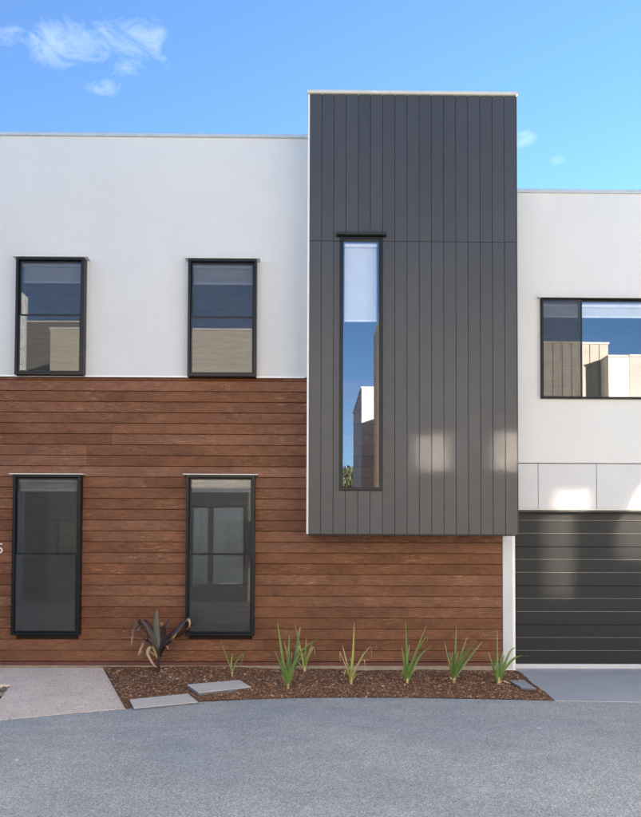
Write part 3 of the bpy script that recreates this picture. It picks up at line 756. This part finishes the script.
def strap_plant(label, bu, bv, leaves, mat, width=0.013, bulb=True, group='young strap leaved plants along the timber wall', basew=0.02):
    b = G(bu, bv, -0.03)
    e = empty('strap_leaf_plant', (b.x, b.y, -0.035), label, 'plant')
    if bulb:      # pale sheath at the foot
        bm = bmesh.new(); bmesh.ops.create_cone(bm, cap_ends=True, segments=10, radius1=basew, radius2=basew*0.55, depth=0.13)
        for v in bm.verts: v.co.z += 0.045; v.co.x += 0.006*v.co.z/0.1
        me = bpy.data.meshes.new('leaf_base'); bm.to_mesh(me); bm.free(); link('leaf_base', me, M['bulb'], e, smooth=True)
    for lf in leaves:
        m = M[lf[2]] if len(lf) > 2 and lf[2] else mat
        w = 1.3*(lf[3] if len(lf) > 3 else width)
        dy = lf[1]; pts = []
        nL = len(lf[0])
        for i, (u, v) in enumerate(lf[0]):
            q = P(u, v, b.y + dy*(i+1)/nL); pts.append(q)
        leaf_obj(e, b + Vector((random.uniform(-.006, .006), random.uniform(-.006, .006), 0.03)), pts, w, m, 0.45)
    rp = random.Random(int(bu*7))
    for k in range(0 if basew < 0.018 else 5):     # shorter inner and half dead outer leaves
        a = rp.uniform(0, 6.28); h = rp.uniform(0.16, 0.42); o = rp.uniform(0.05, 0.16)
        m = M['straw'] if k == 4 else (M['yellow'] if rp.random() < 0.3 else mat)
        if k == 4: h = 0.10; o = 0.15
        d = Vector((math.cos(a)*o, math.sin(a)*o, 0))
        leaf_obj(e, b + Vector((0, 0, 0.03)), [b + d*0.35 + Vector((0, 0, h*0.6)), b + d + Vector((0, 0, h if k < 4 else 0.03))], rp.uniform(0.009, 0.016), m, 0.45)
    return e
strap_plant('small thin yellow green seedling with two or three narrow leaves beside a stepping stone', 232, 677,
    [([(229, 664), (220.5, 641)], -0.05, 'green', 0.007), ([(231, 666), (232.5, 653.5)], 0.04, 'yellow', 0.007), ([(235, 664), (242, 654.5), (243, 657), (239, 670)], -0.08, 'green', 0.006),
     ([(233, 670), (236, 665)], -.03, 'yellow', .009)], M['yellow'], 0.007, True, None, 0.014)
strap_plant('tall full dark green strap leaf plant standing nearest the asphalt edge', 287.7, 690,
    [([(283, 660), (277.3, 621)], -0.05), ([(281, 668), (274.3, 650)], 0.08), ([(288, 660), (289.5, 634)], 0.03), ([(289, 665), (284, 641)], -0.1), ([(294, 664), (299, 632), (300.5, 627)], 0.06),
     ([(293, 668), (303, 650), (319, 638)], -0.10), ([(291, 674), (299, 660), (307, 651)], 0.12), ([(286, 672), (280, 660)], -0.14), ([(290, 668), (292, 651)], 0.15)], M['green'], 0.015)
strap_plant('pale plant with withered drooping leaf tips behind the tall full green plant', 304.5, 674,
    [([(301, 650), (296, 630), (295, 624)], 0.0, 'straw', 0.008), ([(305, 655), (306.5, 637)], 0.05, 'yellow', 0.010), ([(308, 656), (312, 645), (314, 641)], -0.05, 'green'), ([(307, 660), (311.5, 650), (314, 647), (315, 656)], 0.08, 'straw', 0.011),
     ([(303, 660), (300, 648), (298.5, 646), (298, 654)], -0.08, 'yellow', .01), ([(306, 664), (309, 655)], 0.1, 'yellow')], M['yellow'], 0.011)
strap_plant('yellowing plant with one upright leaf and thin dried hanging strands', 351, 685,
    [([(353, 655), (354.3, 622.5)], -0.03), ([(348, 668), (342.3, 645)], 0.06), ([(347, 670), (341.5, 656), (340, 652), (340.5, 663)], -0.08, 'straw', 0.006), ([(356, 668), (363, 655), (369.5, 647.5)], 0.05),
     ([(357, 668), (366, 652), (371, 647), (371.5, 662)], -0.06, 'straw', 0.005), ([(352, 670), (350, 657)], 0.1), ([(354, 672), (360, 662), (364, 660), (365, 668)], -0.1, 'straw', 0.008), ([(349, 676), (346, 670), (344, 676)], -.1)], M['yellow'], 0.012)
strap_plant('green strap leaf plant with leaves in a wide V near the middle of the bay', 407, 684.5,
    [([(406.5, 655), (405.4, 620.5)], -0.04), ([(404, 664), (401.4, 645)], 0.08), ([(412, 664), (419, 645), (426.3, 625.5)], -0.05), ([(413, 668), (421, 654), (432, 645.5)], 0.06),
     ([(410, 666), (421, 645), (427, 637), (427, 643)], 0.1, 'green', 0.009), ([(405, 670), (403, 655)], -0.12), ([(409, 670), (414, 658)], -0.14), ([(408, 660), (409.5, 644)], 0.12)], M['green'], 0.014)
strap_plant('green strap leaf plant with many fanned leaves spreading towards the garage', 454, 682.5,
    [([(455.5, 655), (456.5, 624.5)], -0.04), ([(450, 664), (444.3, 641.5)], 0.06), ([(459, 662), (467.5, 636.5)], 0.07), ([(461, 665), (469, 651), (477, 641)], -0.06), ([(462, 667), (472, 654), (482.5, 641.5)], 0.06),
     ([(453, 665), (452, 650)], 0.12), ([(458, 668), (463, 656), (470, 647)], -0.14), ([(456, 665), (459, 650)], -0.12), ([(451, 668), (448, 656)], -0.1)], M['green'], 0.014)
strap_plant('green strap leaf plant with a leaf arching over the driveway edge', 498.5, 686,
    [([(498, 660), (497.5, 628.5)], -0.03), ([(494, 670), (488, 651.5)], 0.06), ([(504, 666), (510, 652), (516, 647)], 0.05), ([(505, 669), (514, 659), (522, 656), (530, 656.5)], -0.10),
     ([(500, 666), (503.5, 648)], 0.1), ([(497, 668), (494.5, 660)], -0.1)], M['green'], 0.013)
# dark cordyline
b = G(158.5, 674, -0.03)
cd_ = empty('cordyline', (b.x, b.y, -0.035), 'dark purple broad leaved plant with scorched drooping leaf tips below the window', 'plant')
def stem(parent, pts, r0, r1):
    vs_, fs = [], []
    for i, p in enumerate(pts):
        r = r0+(r1-r0)*i/(len(pts)-1)
        for k in range(8):
            a = k*math.pi/4; vs_.append((p[0]-parent.location.x+r*math.cos(a), p[1]-parent.location.y+r*math.sin(a), p[2]-parent.location.z))
    for i in range(len(pts)-1):
        for k in range(8): fs.append((i*8+k, i*8+(k+1) % 8, i*8+8+(k+1) % 8, i*8+8+k))
    fs.append(tuple(range(len(vs_)-8, len(vs_))))
    return link('stem', mesh('stem', vs_, fs), M['stem'], parent, smooth=True)
top = P(159.5, 648, b.y)
stem(cd_, [b, P(158.2, 662, b.y), top], 0.022, 0.016)
broad = lambda t: (0.28+0.72*min(1, t*2.6))*(1-max(0, t-0.45)**1.6*2.55)
CL = [  # base pixel, midrib pixels, dy, material, half width
    ((159, 650), [(157, 636), (156, 622), (156.8, 609.5)], 0.05, 'olive', 0.040),
    ((158, 652), [(151, 638), (143, 624), (137, 622.5), (133, 633), (131.5, 646)], -0.10, 'purple', 0.030),
    ((158, 650), [(153, 634), (145, 622), (141, 621), (140, 630)], 0.14, 'purple', 0.034),
    ((158, 656), [(152, 643), (146, 640), (142, 646), (137.5, 656)], -0.16, 'purple', 0.026),
    ((158, 660), [(154, 650), (151, 647), (147.5, 653), (153, 664), (157, 668)], -0.2, 'straw', 0.018),
    ((160, 650), [(167, 638), (176, 630), (184, 621), (188, 618)], 0.06, 'purple', 0.036),
    ((160, 652), [(168, 641), (178, 636), (186, 630), (192, 627)], -0.12, 'purple', 0.030),
    ((160, 648), [(163, 636), (162, 626), (160, 622)], -0.08, 'purple', 0.036),
    ((160, 654), [(165, 645), (171, 640), (177, 633)], -0.18, 'purple', 0.026),
    ((158, 654), [(154, 640), (150, 632)], 0.15, 'purple', 0.032),
    ((160, 658), [(163, 650), (166, 646), (169, 650)], -0.15, 'purple', 0.018),
    ((159, 652), [(152, 644), (147, 630), (142, 626), (137, 631)], 0.05, 'purple', 0.026),
    ((160, 652), [(170, 640), (181, 626), (187, 624), (189, 631)], 0.10, 'purple', 0.024),
    ((159, 649), [(161, 636), (166, 626), (169, 619)], 0.12, 'purple', 0.028),
    ((158, 658), [(150, 652), (143, 651), (139, 656)], -0.12, 'straw', 0.016),
    ((186, 622), [(188, 619), (190, 623), (189, 628)], -0.05, 'straw', 0.014)]
for bp_, pl, dy, mt, w in CL:
    n = len(pl)
    leaf_obj(cd_, P(bp_[0], bp_[1], b.y+(0.03 if bp_[0] > 180 else 0)), [P(u, v, b.y+dy*(i+1)/n) for i, (u, v) in enumerate(pl)], w*1.08, M[mt], 0.35, broad, Vector((1, random.uniform(-0.5, 0.5), 0.2)).normalized())

# scraps on the asphalt
def scrap(u, v, s, label):
    p = G(u, v, Z_ROAD); rr = random.Random(int(u))
    vs_ = []; fs = []
    for i in range(4):
        for j in range(3):
            vs_.append(((i-1.5)*s*0.5, (j-1)*s*0.5, 0.002+rr.uniform(0, 0.3*s)))
    for i in range(3):
        for j in range(2):
            a = i*3+j; fs.append((a, a+3, a+4, a+1))
    o = link('paper_scrap', mesh('paper_scrap', vs_, fs), M['paper'], None, (p.x, p.y, p.z)); o.rotation_euler.z = rr.uniform(0, 3)
    md = o.modifiers.new('thickness', 'SOLIDIFY'); md.thickness = 0.001
    tag(o, label, 'litter')
scrap(539.5, 729, 0.03, 'tiny white paper scrap on the asphalt below the driveway')
scrap(16.5, 760.5, 0.028, 'tiny white paper scrap on the asphalt in front of the aggregate path')

# ------------------------------------------------------------------ across the lane (seen in the window glass)
def opp(u, v, Y):      # pixel seen in a facade window -> point on the far side at distance Y in front of the facade
    p = P(u, v, Y); return Vector((p.x, -0.16-Y, p.z))
def far_house(label, x0, x1, yf, yb, h, mat, cap_mat, wins=(), boards=None, boosted=None, group='townhouses across the lane'):
    e = empty('townhouse', ((x0+x1)/2, yf, 0), label, 'townhouse')
    cx_, cy_ = e.location.x, e.location.y
    a, b = x0-cx_, x1-cx_
    holes = [(w[0]-cx_, w[1]-cx_, w[2], w[3]) for w in wins]
    front = wall_holes('wall', a, b, -0.16, h-0.06, holes, -0.25, 0.0, mat, e)
    boxes('wall', [(a, a+0.2, yb-cy_, -0.252, -0.16, h-0.06), (b-0.2, b, yb-cy_, -0.252, -0.16, h-0.06), (a+0.2, b-0.2, yb-cy_, yb-cy_+0.2, -0.16, h-0.06)], mat, e)
    box('roof', a+0.2, b-0.2, yb-cy_+0.2, -0.252, h-0.5, h-0.3, M['cap'], e)
    box('parapet_cap', a-0.03, b+0.03, yb-cy_-0.03, 0.03, h-0.06, h, cap_mat, e)
    for wi, w in enumerate(holes):
        f = link('window', ring_me('window', w[0]-0.02, w[1]+0.02, w[2]-0.02, w[3]+0.02, 0.05, -0.06, 0.03), M['frame'], e)
        box('pane', w[0]+0.03, w[1]-0.03, -0.03, -0.02, w[2]+0.03, w[3]-0.03, M['glass_coated' if boosted and wi in boosted else 'glass_far'], f)
        box('blind', w[0], w[1], -0.2, -0.19, w[2], w[3], M['darkback'], f)
    if boards:
        n = int((b-a)/boards); bw = (b-a)/n
        for k in range(n):
            box('panel', a+k*bw+0.012, a+(k+1)*bw-0.012, 0.002, 0.02, 0.0, h-0.07, mat, front)
    return e
W0 = 12.0
def sun_window(u0, v0, u1, v1, Yp, yf=-W0):   # the window whose reflected sunlight lands on this patch of the front
    a = P(u0, v1, Yp); c = P(u1, v0, Yp)
    t = (Yp-yf)/SUN_DIR.y
    return (a.x+t*SUN_DIR.x-0.03, c.x+t*SUN_DIR.x+0.03, a.z+t*SUN_DIR.z-0.03, c.z+t*SUN_DIR.z+0.03)
sw = [sun_window(414, 434, 455, 471, BY), sun_window(489, 432, 532, 470, BY), sun_window(548, 492, 583, 597, 0.1), sun_window(622, 492, 657, 560, 0.1)]
A0 = opp(53, 327, W0).x; zA = opp(140, 330, W0).z
far_house('cream two storey townhouse across the lane, mirrored in the upper sash windows', A0, 0.4, -W0, -19, zA, M['cream'], M['offwhite'], [(-7.6, -6.6, 0.9, 2.3), (-2.6, -1.6, 0.9, 2.3)])
Bx0 = opp(26, 322, 15).x; Bx1 = A0-0.1
far_house('dark brown townhouse set back beside the cream one across the lane', -17, A0-0.05, -15.0, -22, opp(45, 322.5, 15).z, M['umber'], M['cream'])
fin = empty('screen_wall', (opp(25, 330, W0).x, -W0, 0), 'tall slim white boarded screen wall with sloping top across the lane', 'screen wall')
fa, fb = opp(22, 330, W0).x-fin.location.x, opp(28.2, 330, W0).x-fin.location.x
prism('panel', [(fa, -0.16), (fb, -0.16), (fb, opp(28, 298, W0).z), (fa, opp(22, 293, W0).z)], -0.1, 0.08, M['white_panel'], fin)
for k in range(18): box('batten', fa+0.005, fb-0.005, 0.082, 0.10, 0.2+0.45*k, 0.2+0.45*k+0.025, M['taupe'], fin)
# bay house (its flank shows dark in the slit window)
xs_ = opp(379, 330, 11.6).x
far_house('tall beige house across the lane with blank flank, mirrored in the slit window', xs_, 6.0, -11.6, -14.6, 8.28, M['taupe'], M['offwhite'])
C0 = opp(360, 392, 20)
far_house('low white house behind the tall beige one across the lane', C0.x, 6.0, C0.y, -26, C0.z, M['offwhite'], M['offwhite'])
D0 = opp(543, 342, 12.6); D1 = opp(608, 342, 12.6)
far_house('beige house with vertical panel cladding across the lane', D0.x-0.6, D1.x, -12.6, -20, D0.z, M['beige'], M['cream'], (), 0.27)
E0 = opp(608.5, 355, W0); E1 = opp(629, 355, W0)
far_house('white rendered town house across the lane next to the panelled one', E0.x, E1.x, -W0, -17, E0.z, M['offwhite'], M['cream'])
far_house('long taupe townhouse across the lane with sunlit upper windows', E1.x+0.01, 24.0, -W0, -18, E0.z+0.02, M['taupe'], M['cream'], sw, None, (0, 1))

# gum trees beyond
def tree(x, y, h, seed, label):
    rr = random.Random(seed); e = empty('gum_tree', (x, y, -0.16), label, 'tree')
    vs_, fs = [], []
    def limb(p, q, r0, r1):
        b0 = len(vs_); n = 5
        for i in range(n):
            t = i/(n-1); c = p.lerp(q, t) + Vector((math.sin(t*3+seed), math.cos(t*2.5), 0))*0.12*t
            r = r0+(r1-r0)*t
            for k in range(7): vs_.append((c.x+r*math.cos(k*0.8976), c.y+r*math.sin(k*0.8976), c.z))
        for i in range(n-1):
            for k in range(7): fs.append((b0+i*7+k, b0+i*7+(k+1) % 7, b0+i*7+7+(k+1) % 7, b0+i*7+7+k))
    fork = Vector((0, 0, h*0.4)); limb(Vector((0, 0, 0)), fork, 0.28, 0.18)
    tips = []
    for k in range(9):
        a = k*2.4; q = Vector((math.cos(a)*h*rr.uniform(.08, .26), math.sin(a)*h*rr.uniform(.08, .26), h*rr.uniform(.58, .92)))
        limb(fork, q, 0.11, 0.03); tips.append(q)
    link('trunk', mesh('trunk', vs_, fs), M['bark'], e, smooth=True)
    lv, lf = [], []
    for q in tips:
        for _ in range(330):
            c = q + Vector((rr.gauss(0, .55), rr.gauss(0, .55), rr.gauss(0, .38)))*h*0.09
            s = rr.uniform(0.10, 0.24); m = Matrix.Rotation(rr.uniform(0, 6.3), 3, 'Z') @ Matrix.Rotation(rr.uniform(0.6, 2.5), 3, 'X')
            b0 = len(lv)
            for dx, dy in ((-.35, 0), (0, -1), (.35, 0), (0, 1)): lv.append(tuple(c + m @ Vector((dx*s, dy*s, 0))))
            lf.append((b0, b0+1, b0+2, b0+3))
    link('crown', mesh('crown', lv, lf), M['foliage'], e)
for i, (u, Yd, h, lb) in enumerate([(346, 48, 8.2, 'slender gum tree far beyond the houses across the lane'), (353, 55, 7.4, 'short gum tree behind the slender one beyond the lane houses'), (332, 60, 9.5, 'broad gum tree farthest beyond the lane houses')]):
    q = opp(u, 500, Yd); tree(q.x, q.y, h, i+1, lb)
